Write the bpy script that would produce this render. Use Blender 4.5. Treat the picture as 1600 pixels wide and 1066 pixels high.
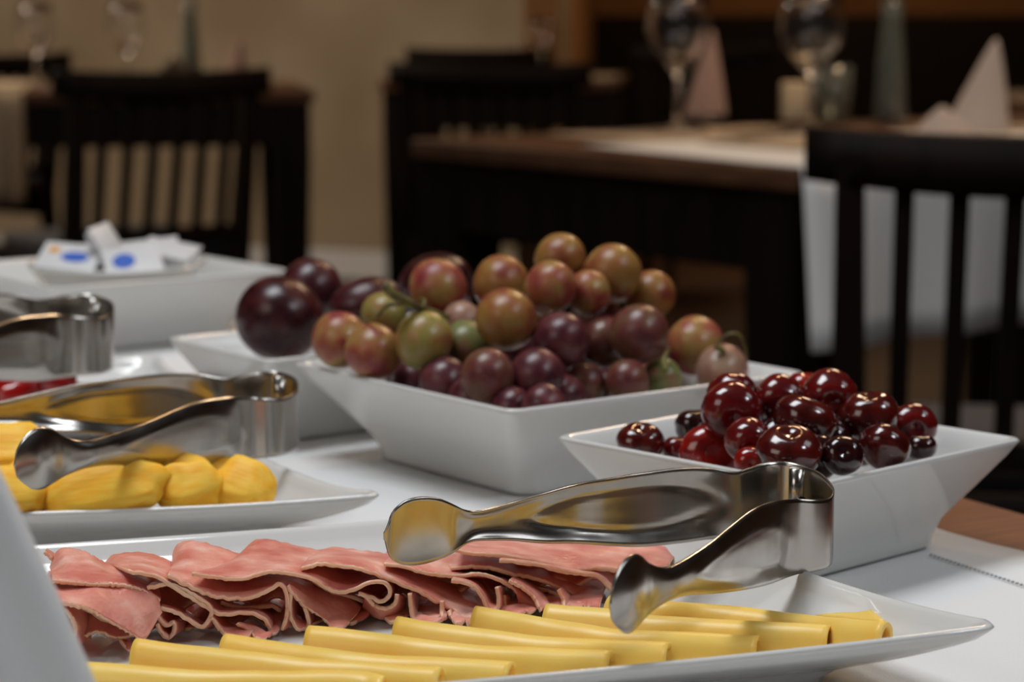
import bpy, bmesh, math, random
from mathutils import Vector, Matrix, noise
R = math.radians
rnd = random.Random(7)
sc = bpy.context.scene
for o in list(bpy.data.objects): bpy.data.objects.remove(o)
C = sc.collection

# ------------------------------------------------------------------ camera
CAM_Z = .233; F_PX = 3600.0; PITCH = R(8.17)
cd = bpy.data.cameras.new('camera'); cam = bpy.data.objects.new('camera', cd); C.objects.link(cam)
cam.location = (0, 0, CAM_Z); cam.rotation_euler = (R(90) - PITCH, 0, 0)
cd.sensor_width = 22.3; cd.lens = 22.3 * F_PX / 1600; cd.clip_start = .02; cd.clip_end = 60
cd.dof.use_dof = True; cd.dof.focus_distance = .84; cd.dof.aperture_fstop = 7.1
sc.camera = cam
# ------------------------------------------------------------------ world and light
w = bpy.data.worlds.new('room_air'); sc.world = w; w.use_nodes = True
w.node_tree.nodes['Background'].inputs[0].default_value = (.80, .78, .76, 1)
w.node_tree.nodes['Background'].inputs[1].default_value = .055
def area(name, loc, target, sx, sy, power, col):
    l = bpy.data.lights.new(name, 'AREA'); l.shape = 'RECTANGLE'; l.size = sx; l.size_y = sy
    l.energy = power; l.color = col
    o = bpy.data.objects.new(name, l); C.objects.link(o); o.location = loc
    o.rotation_euler = (Vector(target) - Vector(loc)).to_track_quat('-Z', 'Y').to_euler(); return o
area('window_light_right', (1.15, .25, 1.35), (.05, 1.0, 0), .30, .22, 6.5, (.88, .94, 1))
area('window_light_above', (-.42, 1.10, 1.75), (-.30, .90, 0), .95, .60, 25, (.92, .96, 1))
area('fill_light_front', (-1.5, -.5, 1.3), (.0, 1.0, 0), 1.1, .8, 7, (1, .93, .84))  # added broad fill from the left front, no window known there
area('fill_light_side', (1.5, .9, 1.6), (.3, .8, 0), .7, .7, 4.5, (.90, .95, 1))  # added fill that brightens the cloth at the right
area('ceiling_lamp_near', (.25, 2.15, 1.55), (.0, 1.1, 0), .12, .12, 2.2, (1, .60, .30))
area('fill_light_wall', (-2.3, 5.7, 1.8), (-1.1, 7.6, -.4), .9, .9, 78, (1, .82, .62))  # unseen warm light, added to brighten the left wall
area('fill_light_table', (.9, 3.3, 1.7), (.6, 3.3, -.7), .5, .5, 19, (1, .70, .44))  # added out of view for warmth on the glass-laid table
area('fill_light_far', (1.6, 8.6, 1.7), (1.2, 9.2, -.7), .8, .8, 26, (1, .66, .38))  # unseen warm light added for the back of the room
sc.view_settings.view_transform = 'Standard'; sc.view_settings.look = 'None'
sc.view_settings.exposure = -0.12; sc.view_settings.gamma = 1.0; sc.view_settings.use_curve_mapping = False

# ------------------------------------------------------------------ helpers
cp, sp = math.cos(PITCH), math.sin(PITCH)
def ray(px, py):
    x = (px - 800) / F_PX; y = -(py - 533) / F_PX
    return Vector((x, cp + y * sp, -sp + y * cp))
def at_z(px, py, z):
    d = ray(px, py); return Vector((0, 0, CAM_Z)) + d * ((z - CAM_Z) / d.z)
def at_y(px, py, Y):
    d = ray(px, py); return Vector((0, 0, CAM_Z)) + d * (Y / d.y)

def obj(name, me_or_bm, m=None, parent=None, smooth=True, mats=None):
    if isinstance(me_or_bm, bmesh.types.BMesh):
        me = bpy.data.meshes.new(name); me_or_bm.to_mesh(me); me_or_bm.free()
    else: me = me_or_bm
    o = bpy.data.objects.new(name, me); C.objects.link(o)
    if mats:
        for k in mats: me.materials.append(k)
    elif m: me.materials.append(m)
    if smooth: me.shade_smooth()
    if parent: o.parent = parent
    return o
def tag(o, label, cat, group=None):
    o['label'] = label; o['category'] = cat
    if group: o['group'] = group
    return o
def thing(name, label, cat, loc=(0, 0, 0), rz=0, group=None):
    o = bpy.data.objects.new(name, None); C.objects.link(o); o.location = loc; o.rotation_euler = (0, 0, rz)
    o.empty_display_size = .02
    return tag(o, label, cat, group)
def struct(name, bm, m, smooth=False):
    o = obj(name, bm, m, None, smooth); o['kind'] = 'structure'; return o
def copy_tree(src, loc, rz, label, group=None):
    r = src.copy(); C.objects.link(r); r.location = loc; r.rotation_euler = (0, 0, rz); r['label'] = label
    if group: r['group'] = group
    for ch in [c for c in bpy.data.objects if c.parent == src]:
        c = ch.copy(); C.objects.link(c); c.parent = r
        for g in [d for d in bpy.data.objects if d.parent == ch]:
            k = g.copy(); C.objects.link(k); k.parent = c
    return r
def box(bm, c, s, rz=0, bevel=0, mat=None, rot=None):
    r = bmesh.ops.create_cube(bm, size=1.0)
    vs = r['verts']
    M = Matrix.Translation(c) @ (rot.to_4x4() if rot else Matrix.Rotation(rz, 4, 'Z')) @ Matrix.Diagonal((s[0], s[1], s[2], 1))
    bmesh.ops.transform(bm, matrix=M, verts=vs)
    if bevel:
        es = list({e for v in vs for e in v.link_edges})
        bmesh.ops.bevel(bm, geom=es, offset=bevel, segments=2, affect='EDGES', profile=.5)
    return bm
def grid_mesh(name, rows, close_u=False, close_v=False, cap=False):
    nu, nv = len(rows), len(rows[0]); vs = [tuple(p) for r in rows for p in r]; fs = []
    for i in range(nu if close_u else nu - 1):
        for j in range(nv if close_v else nv - 1):
            a = i * nv + j; b = i * nv + (j + 1) % nv; c = ((i + 1) % nu) * nv + (j + 1) % nv; d = ((i + 1) % nu) * nv + j
            fs.append((a, b, c, d))
    if cap:
        fs.append(tuple(range(nv))[::-1]); fs.append(tuple((nu - 1) * nv + j for j in range(nv)))
    me = bpy.data.meshes.new(name); me.from_pydata(vs, [], fs); me.update(); return me
def fix_normals(me):
    bm = bmesh.new(); bm.from_mesh(me); bmesh.ops.recalc_face_normals(bm, faces=bm.faces); bm.to_mesh(me); bm.free(); return me
def catmull(P, n):
    P = [Vector(p) for p in P]; m = len(P) - 1
    L = [0]
    for i in range(m): L.append(L[-1] + max((P[i + 1] - P[i]).length, 1e-6))
    out = []
    for k in range(n):
        s = L[-1] * k / (n - 1); i = 0
        while i < m - 1 and s > L[i + 1]: i += 1
        t = (s - L[i]) / (L[i + 1] - L[i])
        p0 = P[i - 1] if i else P[0] * 2 - P[1]; p1, p2 = P[i], P[i + 1]
        p3 = P[i + 2] if i + 2 <= m else P[m] * 2 - P[m - 1]
        # non-uniform safe: tangents scaled by spans
        d1 = L[i + 1] - L[i]; d0 = (L[i] - L[i - 1]) if i else d1; d2 = (L[i + 2] - L[i + 1]) if i + 2 <= m else d1
        m1 = (p2 - p0) / (d0 + d1) * d1; m2 = (p3 - p1) / (d1 + d2) * d1
        t2, t3 = t * t, t * t * t
        out.append(p1 * (2*t3 - 3*t2 + 1) + m1 * (t3 - 2*t2 + t) + p2 * (-2*t3 + 3*t2) + m2 * (t3 - t2))
    return out
def tube_mesh(name, pts, rad, n=8):
    pts = [Vector(p) for p in pts]; rows = []
    for i, p in enumerate(pts):
        t = (pts[min(i + 1, len(pts) - 1)] - pts[max(i - 1, 0)]).normalized()
        a = t.orthogonal() if i == 0 else (prev - t * prev.dot(t))
        a.normalize(); prev = a; b = t.cross(a)
        r = rad[i] if isinstance(rad, (list, tuple)) else rad
        rows.append([p + (a * math.cos(q) + b * math.sin(q)) * r for q in [2 * math.pi * k / n for k in range(n)]])
    return fix_normals(grid_mesh(name, rows, close_v=True, cap=True))
def lathe(name, prof, n=32, sx=1, sy=1):
    rows = [[(r * math.cos(2*math.pi*k/n) * sx, r * math.sin(2*math.pi*k/n) * sy, z) for k in range(n)] for r, z in prof]
    return fix_normals(grid_mesh(name, rows, close_v=True))

# ------------------------------------------------------------------ materials
def mat(name, col, rough=.5, metal=0, spec=.5, coat=0, sss=0, sssr=(1, .3, .1), sssc=.003, noise_sc=0, col2=None, lo=.4, hi=.6,
        bump=0, bump_sc=50, trans=0, ior=1.45, col3=None, detail=4, coat_r=.05, stretch=None, rough2=None):
    m = bpy.data.materials.new(name); m.use_nodes = True; nt = m.node_tree; b = nt.nodes['Principled BSDF']
    b.inputs['Base Color'].default_value = (*col, 1); b.inputs['Roughness'].default_value = rough
    b.inputs['Metallic'].default_value = metal; b.inputs['Specular IOR Level'].default_value = spec
    b.inputs['Coat Weight'].default_value = coat; b.inputs['Coat Roughness'].default_value = coat_r
    b.inputs['Transmission Weight'].default_value = trans; b.inputs['IOR'].default_value = ior
    if sss:
        b.inputs['Subsurface Weight'].default_value = sss; b.inputs['Subsurface Radius'].default_value = sssr
        b.inputs['Subsurface Scale'].default_value = sssc
    tc = nt.nodes.new('ShaderNodeTexCoord'); src = tc.outputs['Object']
    if stretch:
        mp = nt.nodes.new('ShaderNodeMapping'); mp.inputs['Scale'].default_value = stretch
        nt.links.new(src, mp.inputs['Vector']); src = mp.outputs['Vector']
    if col2:
        n = nt.nodes.new('ShaderNodeTexNoise'); n.inputs['Scale'].default_value = noise_sc; n.inputs['Detail'].default_value = detail
        nt.links.new(src, n.inputs['Vector'])
        cr = nt.nodes.new('ShaderNodeValToRGB'); nt.links.new(n.outputs['Fac'], cr.inputs['Fac'])
        cr.color_ramp.elements[0].position = lo; cr.color_ramp.elements[0].color = (*col, 1)
        cr.color_ramp.elements[1].position = hi; cr.color_ramp.elements[1].color = (*col2, 1)
        if col3:
            e = cr.color_ramp.elements.new(min(hi + .12, .98)); e.color = (*col3, 1)
        nt.links.new(cr.outputs['Color'], b.inputs['Base Color'])
        if rough2 is not None:
            mr = nt.nodes.new('ShaderNodeMapRange'); nt.links.new(n.outputs['Fac'], mr.inputs['Value'])
            mr.inputs['From Min'].default_value = lo; mr.inputs['From Max'].default_value = hi
            mr.inputs['To Min'].default_value = rough; mr.inputs['To Max'].default_value = rough2
            nt.links.new(mr.outputs['Result'], b.inputs['Roughness'])
    if bump:
        n2 = nt.nodes.new('ShaderNodeTexNoise'); n2.inputs['Scale'].default_value = bump_sc; n2.inputs['Detail'].default_value = 3
        nt.links.new(src, n2.inputs['Vector'])
        bp = nt.nodes.new('ShaderNodeBump'); bp.inputs['Strength'].default_value = bump; bp.inputs['Distance'].default_value = .001
        nt.links.new(n2.outputs['Fac'], bp.inputs['Height']); nt.links.new(bp.outputs['Normal'], b.inputs['Normal'])
    return m
M = {}
M['china'] = mat('white_china', (.69, .685, .665), .07, spec=.62, coat=.3, bump=.03, bump_sc=25)
M['cloth'] = mat('white_linen', (.72, .715, .71), .9, spec=.1, bump=.35, bump_sc=900)
M['stitch'] = mat('linen_openwork', (.42, .43, .45), .9, spec=.1)
M['napkin'] = mat('napkin_linen', (.66, .66, .66), .9, spec=.1, bump=.3, bump_sc=700)
M['steel'] = mat('brushed_steel', (.43, .405, .375), .20, metal=1, bump=.015, bump_sc=300, noise_sc=60, col2=(.40, .375, .345), rough2=.25)
M['top'] = mat('buffet_wood', (.17, .048, .015), .40, noise_sc=7, col2=(.10, .025, .008), stretch=(3, 30, 30), bump=.05)
M['dark'] = mat('dark_stained_wood', (.006, .0035, .0027), .6, spec=.12, noise_sc=8, col2=(.010, .005, .0035), stretch=(4, 4, .6))
M['tabletop'] = mat('brown_table_wood', (.12, .055, .026), .5, spec=.3, noise_sc=5, col2=(.08, .034, .016), stretch=(2, 12, 12))
M['placemat'] = mat('beige_placemat', (.46, .36, .26), .9, spec=.1, noise_sc=9, col2=(.36, .28, .20), bump=.3)
M['wall'] = mat('beige_plaster', (.33, .265, .19), .9, spec=.1, noise_sc=2.2, col2=(.25, .19, .13), bump=.5, bump_sc=45, detail=8, lo=.35, hi=.65)
M['wall2'] = mat('brown_plaster', (.26, .13, .055), .9, spec=.1, noise_sc=3, col2=(.21, .10, .04))
M['skirt'] = mat('white_paint', (.62, .62, .64), .5)
M['ceil'] = mat('ceiling_paint', (.50, .45, .38), .9)
M['floor'] = mat('brown_floor', (.06, .032, .018), .5, spec=.3, noise_sc=2, col2=(.035, .018, .010), stretch=(1, 6, 1))
M['glass'] = mat('clear_glass', (1, 1, 1), .02, trans=1, ior=1.45)
M['cheese'] = mat('yellow_cheese', (.93, .58, .12), .36, sss=.40, sssr=(1, .55, .15), sssc=.005, spec=.45, noise_sc=40, col2=(.94, .62, .15), bump=.05, bump_sc=60)
M['cheese_edge'] = mat('cheese_edge', (.90, .60, .16), .5, sss=.3, sssr=(1, .6, .2), sssc=.003)
M['ham'] = mat('pink_ham', (.64, .19, .145), .32, sss=.3, sssr=(1, .35, .25), sssc=.004, spec=.45, noise_sc=75, col2=(.74, .31, .235), lo=.38, hi=.58,
               col3=(.82, .45, .37), bump=.40, bump_sc=420, detail=9, rough2=.46)
M['ham_edge'] = mat('ham_cut_edge', (.88, .50, .34), .42, sss=.35, sssr=(1, .4, .25), sssc=.004, noise_sc=120, col2=(.92, .58, .42), bump=.25, bump_sc=500)
M['mango'] = mat('mango_flesh', (.93, .47, .03), .5, spec=.3, sss=.35, sssr=(1, .5, .1), sssc=.006, noise_sc=60, col2=(.96, .58, .07), bump=.25, bump_sc=90, stretch=(1, 5, 5))
M['jelly'] = mat('red_fruit', (.40, .008, .006), .12, coat=.6, sss=.2, noise_sc=70, col2=(.25, .004, .004), bump=.3, bump_sc=120)
M['stem'] = mat('grape_stalk', (.16, .14, .025), .6, noise_sc=150, col2=(.07, .045, .015))
M['plum'] = mat('plum_skin', (.026, .004, .006), .26, spec=.5, noise_sc=1.3, col2=(.060, .009, .009), rough2=.34)
M['plum_red'] = mat('plum_skin_red', (.040, .006, .009), .28, spec=.5, noise_sc=1.3, col2=(.075, .013, .014), rough2=.36)
def grape_mat(name, a, b, c, sc_=1.05, r=.27):
    return mat(name, a, r, spec=.5, sss=.40, sssr=(1, .5, .2), sssc=.006, noise_sc=sc_, col2=b, col3=c, lo=.38, hi=.55, detail=3, rough2=.36)
M['g_amber'] = grape_mat('grape_amber', (.30, .17, .045), (.28, .105, .030), (.20, .040, .022))
M['g_rose'] = grape_mat('grape_rose', (.32, .19, .060), (.30, .085, .042), (.22, .030, .030))
M['g_gold'] = grape_mat('grape_gold', (.26, .22, .060), (.29, .17, .050), (.27, .085, .045))
M['g_green'] = grape_mat('grape_green', (.16, .19, .065), (.20, .18, .065), (.24, .10, .060))
M['g_purple'] = grape_mat('grape_purple', (.055, .010, .018), (.095, .018, .022), (.14, .035, .040))
M['g_dusk'] = grape_mat('grape_dusky', (.14, .065, .035), (.14, .034, .028), (.075, .014, .022))
M['g_pale'] = grape_mat('grape_pale', (.34, .22, .15), (.31, .16, .11), (.27, .12, .09))
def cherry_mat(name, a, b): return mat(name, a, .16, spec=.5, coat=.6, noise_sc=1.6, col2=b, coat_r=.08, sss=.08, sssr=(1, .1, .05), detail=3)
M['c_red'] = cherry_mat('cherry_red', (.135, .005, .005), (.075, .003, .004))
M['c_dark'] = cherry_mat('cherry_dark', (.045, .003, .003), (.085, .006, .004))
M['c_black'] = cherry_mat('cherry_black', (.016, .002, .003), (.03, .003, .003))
M['c_bright'] = cherry_mat('cherry_bright', (.28, .010, .006), (.16, .005, .005))
M['paper'] = mat('foil_white', (.62, .62, .63), .4)
M['blue'] = mat('print_blue', (.04, .12, .50), .4)
M['orange'] = mat('print_orange', (.70, .33, .06), .4)
M['leaf'] = mat('green_leaf', (.03, .09, .02), .5)
M['candle'] = mat('cream_candle', (.55, .42, .26), .6)
M['teal'] = mat('grey_green_glass', (.50, .55, .50), .08, trans=.85)
M['cushion'] = mat('grey_seat_fabric', (.07, .07, .08), .9)
M['lamplit_napkin'] = mat('lamplit_napkin', (.50, .43, .39), .9, spec=.1)  # white linen with warm lamplight mixed into its colour
M['pink'] = mat('pink_napkin', (.42, .27, .22), .9)

# ------------------------------------------------------------------ room
FL = -.72
struct('floor', box(bmesh.new(), (0, 5, FL - .02), (12, 16, .04)), M['floor'])
struct('ceiling', box(bmesh.new(), (0, 5, 2.0), (12, 16, .04)), M['ceil'])
def wall_run(name, a, b, z0, z1, th, m):
    a, b = Vector((*a, 0)), Vector((*b, 0)); d = b - a; mid = (a + b) / 2
    n = Vector((-d.y, d.x, 0)).normalized() * th / 2
    bm = box(bmesh.new(), (mid.x + n.x, mid.y + n.y, (z0 + z1) / 2), (d.length, th, z1 - z0), math.atan2(d.y, d.x)); return struct(name, bm, m)
WA, WB = (-4.5, 9.75), (.16, 7.95)
wall_run('wall_left', WA, WB, FL, 2.0, .12, M['wall'])
off = Vector((WB[1]-WA[1], -(WB[0]-WA[0]))).normalized() * .016
wall_run('baseboard_left', (WA[0]+off[0], WA[1]+off[1]), (WB[0]+off[0], WB[1]+off[1]), FL, FL + .10, .015, M['skirt'])
wall_run('wall_return', (.16, 7.95), (.42, 11.6), FL, 2.0, .12, M['wall2'])
wall_run('wall_back', (.3, 11.5), (5.8, 11.5), FL, 2.0, .12, M['wall2'])
wall_run('wall_right', (5.8, 11.5), (5.8, -2), FL, 2.0, .12, M['wall2'])

# high-backed bench against the back wall
t = thing('bench', 'long dark high-backed bench along the brown back wall', 'bench', (2.9, 10.9, FL))
obj('backrest', box(bmesh.new(), (0, .35, .47), (5.0, .08, .92), bevel=.01), M['dark'], t)
obj('seat', box(bmesh.new(), (0, .02, .42), (5.0, .55, .07), bevel=.01), M['dark'], t)
obj('seat_base', box(bmesh.new(), (0, .08, .19), (4.9, .45, .38)), M['dark'], t)

# ------------------------------------------------------------------ chairs
def make_chair():
    t = thing('dining_chair', 'x', 'chair')
    W, TOP, SEAT = .40, .835, .45
    def backy(z): return -.20 - (z - SEAT) * .16          # back leans away from the seat
    for s in (-1, 1):
        rows = []
        for z, wd in ((0, .030), (.2, .034), (SEAT, .038), (.65, .032), (TOP - .02, .028)):
            y = backy(z) if z > SEAT else -.20 - (SEAT - z) * .08
            x = s * (.172 + .012 * (z / TOP)); rows.append([(x - wd/2, y - .018, z), (x + wd/2, y - .018, z), (x + wd/2, y + .018, z), (x - wd/2, y + .018, z)])
        obj('rear_leg', fix_normals(grid_mesh('rear_leg', rows, close_v=True, cap=True)), M['dark'], t, smooth=False)
        rows = [[(s*.175 + a*w_/2, .19 + b*w_/2, z) for a, b in ((-1,-1),(1,-1),(1,1),(-1,1))] for z, w_ in ((0, .028), (.25, .036), (SEAT - .02, .042))]
        obj('front_leg', fix_normals(grid_mesh('front_leg', rows, close_v=True, cap=True)), M['dark'], t, smooth=False)
        obj('side_rail', box(bmesh.new(), (s*.175, 0, SEAT - .045), (.022, .37, .05), bevel=.003), M['dark'], t)
    bm = bmesh.new(); box(bm, (0, .01, SEAT), (.41, .42, .035), bevel=.012); obj('seat', bm, M['dark'], t)
    bm = bmesh.new(); box(bm, (0, .01, SEAT + .03), (.37, .38, .03), bevel=.014); obj('cushion', bm, M['cushion'], t)
    # crest rail: bowed towards the back, overhanging the posts
    rows = []
    for k in range(15):
        u = -1 + 2 * k / 14; x = u * .228; y = backy(TOP) - .035 * (1 - u*u) + .012; h = .052 + .008 * (1 - u*u)
        z1 = TOP + .006 * u * u; z0 = z1 - h; th = .011
        rows.append([(x, y - th, z0), (x, y - th, z1 - .004), (x, y, z1), (x, y + th, z1 - .004), (x, y + th, z0)])
    obj('crest_rail', fix_normals(grid_mesh('crest_rail', rows, close_v=True, cap=True)), M['dark'], t)
    for k in range(6):
        u = (-1 + 2 * (k + 1) / 7); x = u * .178; rows = []
        for z in (SEAT + .05, .6, TOP - .03):
            y = backy(z) - .03 * (1 - u*u) * (z - SEAT) / (TOP - SEAT); w_ = .019
            rows.append([(x*1.03 - w_/2, y - .007, z), (x*1.03 + w_/2, y - .007, z), (x*1.03 + w_/2, y + .007, z), (x*1.03 - w_/2, y + .007, z)])
        obj('slat', fix_normals(grid_mesh('slat', rows, close_v=True, cap=True)), M['dark'], t, smooth=False)
    obj('lower_rail', box(bmesh.new(), (0, backy(SEAT + .05), SEAT + .06), (.35, .02, .03), bevel=.003), M['dark'], t)
    return t
chair = make_chair(); GC = 'dark slatted dining chairs'
def place_chair(rail_l, rail_r, label, first=False):
    """the two ends of the crest rail on the plan give place and turn"""
    a, b = Vector((*rail_l, 0)), Vector((*rail_r, 0)); d = (b - a).normalized(); rz = math.atan2(d.y, d.x)
    mid = (a + b) / 2; back = Matrix.Rotation(rz, 3, 'Z') @ Vector((0, -.25, 0)); loc = mid - back; loc.z = FL
    if first: chair.location = loc; chair.rotation_euler = (0, 0, rz); chair['label'] = label; chair['group'] = GC
    else: copy_tree(chair, loc, rz, label, GC)
place_chair((.29, 2.26), (.735, 2.20), 'dark slat-back chair at right, nearest the buffet, before the white drape', True)
place_chair((-.875, 4.42), (-.49, 4.66), 'dark slat-back chair in front of the left table, its bowed rail before the wall')
place_chair((-.275, 5.15), (.175, 5.05), 'dark chair between the glass-laid table and the far table by the wall')
place_chair((-1.50, 6.12), (-1.24, 6.50), 'dark chair at far left, turned sideways behind the left table')
place_chair((-.30, 7.13), (.10, 7.17), 'farthest dark chair, against the beige wall behind the far table')
place_chair((.42, 7.6), (.80, 7.5), 'dark chair standing in front of the high-backed bench')

# ------------------------------------------------------------------ tables behind
def make_table(label, c1, e, L, D, group='dark dining tables in the room', legw=.085, h=.77):
    """c1: front-left corner on the plan, e: unit vector of the front edge; the table reaches D away to its left-hand side"""
    rz = math.atan2(e[1], e[0])
    t = thing('dining_table', label, 'table', (c1[0], c1[1], FL), rz, group)
    obj('tabletop', box(bmesh.new(), (L/2, D/2, h - .014), (L, D, .028), bevel=.004), M['tabletop'], t)
    for x in (legw/2 + .01, L - legw/2 - .01):
        for y in (legw/2 + .01, D - legw/2 - .01):
            rows = [[(x + a*w_/2, y + b*w_/2, z) for a, b in ((-1,-1),(1,-1),(1,1),(-1,1))] for z, w_ in ((0, legw*.72), (h - .15, legw), (h - .028, legw))]
            obj('leg', fix_normals(grid_mesh('leg', rows, close_v=True, cap=True)), M['dark'], t, smooth=False)
    for (x, y, sx, sy) in ((L/2, .025, L - .03, .022), (L/2, D - .025, L - .03, .022), (.025, D/2, .022, D - .03), (L - .025, D/2, .022, D - .03)):
        obj('apron', box(bmesh.new(), (x, y, h - .028 - .05), (sx, sy, .10)), M['dark'], t, smooth=False)
    return t
def unit(v): l = math.hypot(*v); return (v[0]/l, v[1]/l)
TZ = FL + .77
e1 = unit((.477, -.64)); C1 = (-.148, 3.33)
t1 = make_table('dark table laid with glasses, nearest the buffet', C1, e1, .80, 1.35)
make_table('table at the left behind the slat-back chair', (-1.72, 5.15), unit((1.27, .20)), 1.28, .75)
make_table('far table against the beige wall with a small gleaming glass', (-.355, 6.15), unit((.62, -.05)), .64, .75)
make_table('brown table at the right behind the standing napkin', (1.02, 4.45), unit((1, -.02)), 1.5, .9)
def drape(name, label, tabs, x0, x1, y0, y1, hang, side, m):
    """cloth lying on a table (table-local coordinates), hanging over the x1 end (side='x') or the front (side='y')"""
    rows = []; n = 40
    for i in range(13):
        f = i / 12; r = []
        for j in range(n + 1):
            if side == 'x':
                y = y0 + (y1 - y0) * j / n + (.07 * (1 - j / n) * max(0, 1 - 2.2 * f))
                if f <= .5: p = (x0 + (x1 + .006 - x0) * f * 2, y, .7725)
                else:
                    g = (f - .5) * 2; p = (x1 + .008 + .022 * g * (.6 + .5 * math.sin(j * .9) + .3 * math.sin(j * .37 + 1)), y, .771 - hang * g)
            else:
                x = x0 + (x1 - x0) * j / n
                if f <= .5: p = (x, y1 + (y0 - .006 - y1) * f * 2, .7725)
                else:
                    g = (f - .5) * 2; p = (x, y0 - .008 - .022 * g * (.6 + .5 * math.sin(j * .9) + .3 * math.sin(j * .37 + 1)), .771 - hang * g)
            r.append(p)
        rows.append(r)
    o = obj(name, grid_mesh(name, rows), m); o.location = tabs.location; o.rotation_euler = tabs.rotation_euler
    md = o.modifiers.new('thick', 'SOLIDIFY'); md.thickness = .0015; md.offset = 1
    return tag(o, label, 'tablecloth')
tables = {o['label']: o for o in bpy.data.objects if o.name.startswith('dining_table')}
tl = tables['table at the left behind the slat-back chair']
drape('tablecloth', 'white cloth hanging over the end of the table laid with glasses', t1, .30, .80, .006, 1.25, .215, 'x', M['cloth'])
drape('tablecloth', 'pinkish cloth hanging from the left table behind the chair', tl, .30, .62, 0, .70, .25, 'y', M['placemat'])

def on_table(px, py, z=TZ): return at_z(px, py, z)
def slab(name, label, cat, tab, lx, ly, sx, sy, m, h=.002, z=.7745, rz=0, group=None):
    bm = box(bmesh.new(), (0, 0, h/2), (sx, sy, h), bevel=h*.3); o = obj(name, bm, m)
    Mw = Matrix.Translation(tab.location) @ Matrix.Rotation(tab.rotation_euler.z, 4, 'Z')
    o.location = Mw @ Vector((lx, ly, z)); o.rotation_euler = (0, 0, tab.rotation_euler.z + rz)
    return tag(o, label, cat, group)
slab('placemat', 'beige placemat on the glass-laid table, nearer its left corner', 'placemat', t1, .17, .42, .24, .42, M['placemat'], z=.7705)
slab('placemat', 'beige placemat lying on the white cloth under the tall glasses', 'placemat', t1, .58, .40, .40, .36, M['placemat'])
slab('placemat', 'beige placemat lying on the white cloth behind the right-hand chair', 'placemat', t1, .58, 1.0, .40, .36, M['placemat'])
tf = tables['far table against the beige wall with a small gleaming glass']
slab('placemat', 'pale placemat on the far table by the wall', 'placemat', tf, .33, .30, .58, .50, M['placemat'], z=.7705)
slab('placemat', 'pale placemat on the left table', 'placemat', tl, .35, .36, .50, .55, M['placemat'], z=.7745)

def glass_mesh():
    outer = [(.0, .0), (.034, .0), (.034, .0015), (.018, .004), (.005, .008), (.0035, .02), (.0035, .075), (.006, .088), (.020, .105), (.032, .13), (.036, .155), (.033, .185), (.028, .215)]
    inner = [(.0268, .215), (.0318, .185), (.0347, .155), (.0308, .131), (.019, .1075), (.004, .094), (0, .093)]
    return lathe('wine_glass', outer + inner, 28)
GM = glass_mesh(); GG = 'wine glasses on the tables'
def wine_glass(p, label, s=1.0):
    o = bpy.data.objects.new('wine_glass', GM); C.objects.link(o); o.location = p; o.scale = (s * 1.28, s * 1.28, s * .92)
    if not GM.materials: GM.materials.append(M['glass']); GM.shade_smooth()
    return tag(o, label, 'wine glass', GG)
GZ = FL + .7765
wine_glass(at_y(1057, 400, 3.45).xy.to_3d() + Vector((0, 0, GZ)), 'tall wine glass in the middle of the cloth-covered table', 1.05)
wine_glass(at_y(1262, 400, 3.42).xy.to_3d() + Vector((0, 0, GZ)), 'tall wine glass beside the cream candle, behind the right chair', 1.05)
wine_glass(at_y(985, 0, 4.3).xy.to_3d() + Vector((0, 0, FL)), 'x')
bpy.data.objects.remove(bpy.data.objects['wine_glass.002'])
wine_glass(Vector((-.205*5.55, 5.55, FL + .7715)), 'left one of the two wine glasses on the left table', 1.0)
wine_glass(Vector((-.166*5.5, 5.5, FL + .7715)), 'right one of the two wine glasses on the left table', 1.0)
wine_glass(Vector((.0125*6.55, 6.55, FL + .7745)), 'wine glass on the far table by the wall', .8)

def lathe_thing(name, label, cat, p, prof, m, sx=1, sy=1, n=24):
    o = obj(name, lathe(name, prof, n, sx, sy), m); o.location = p; return tag(o, label, cat)
# small cup with an added glow for the glint on the far table
lathe_thing('glint_cup', 'small cup whose added glow stands for a glint on the far table', 'candle', Vector((.0268*6.35, 6.35, FL+.7725)), [(0,0),(.02,0),(.024,.03),(.022,.03),(.018,.004),(0,.004)], M['candle'])
fl = obj('glint_glow', lathe('glint_glow', [(0, .006), (.005, .010), (.006, .016), (.003, .024), (0, .030)], 12), mat('glint_emission', (1, .6, .3), .5))
fm = fl.data.materials[0].node_tree.nodes['Principled BSDF']; fm.inputs['Emission Color'].default_value = (1, .50, .22, 1); fm.inputs['Emission Strength'].default_value = 6
fl.parent = bpy.data.objects['glint_cup']
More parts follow.
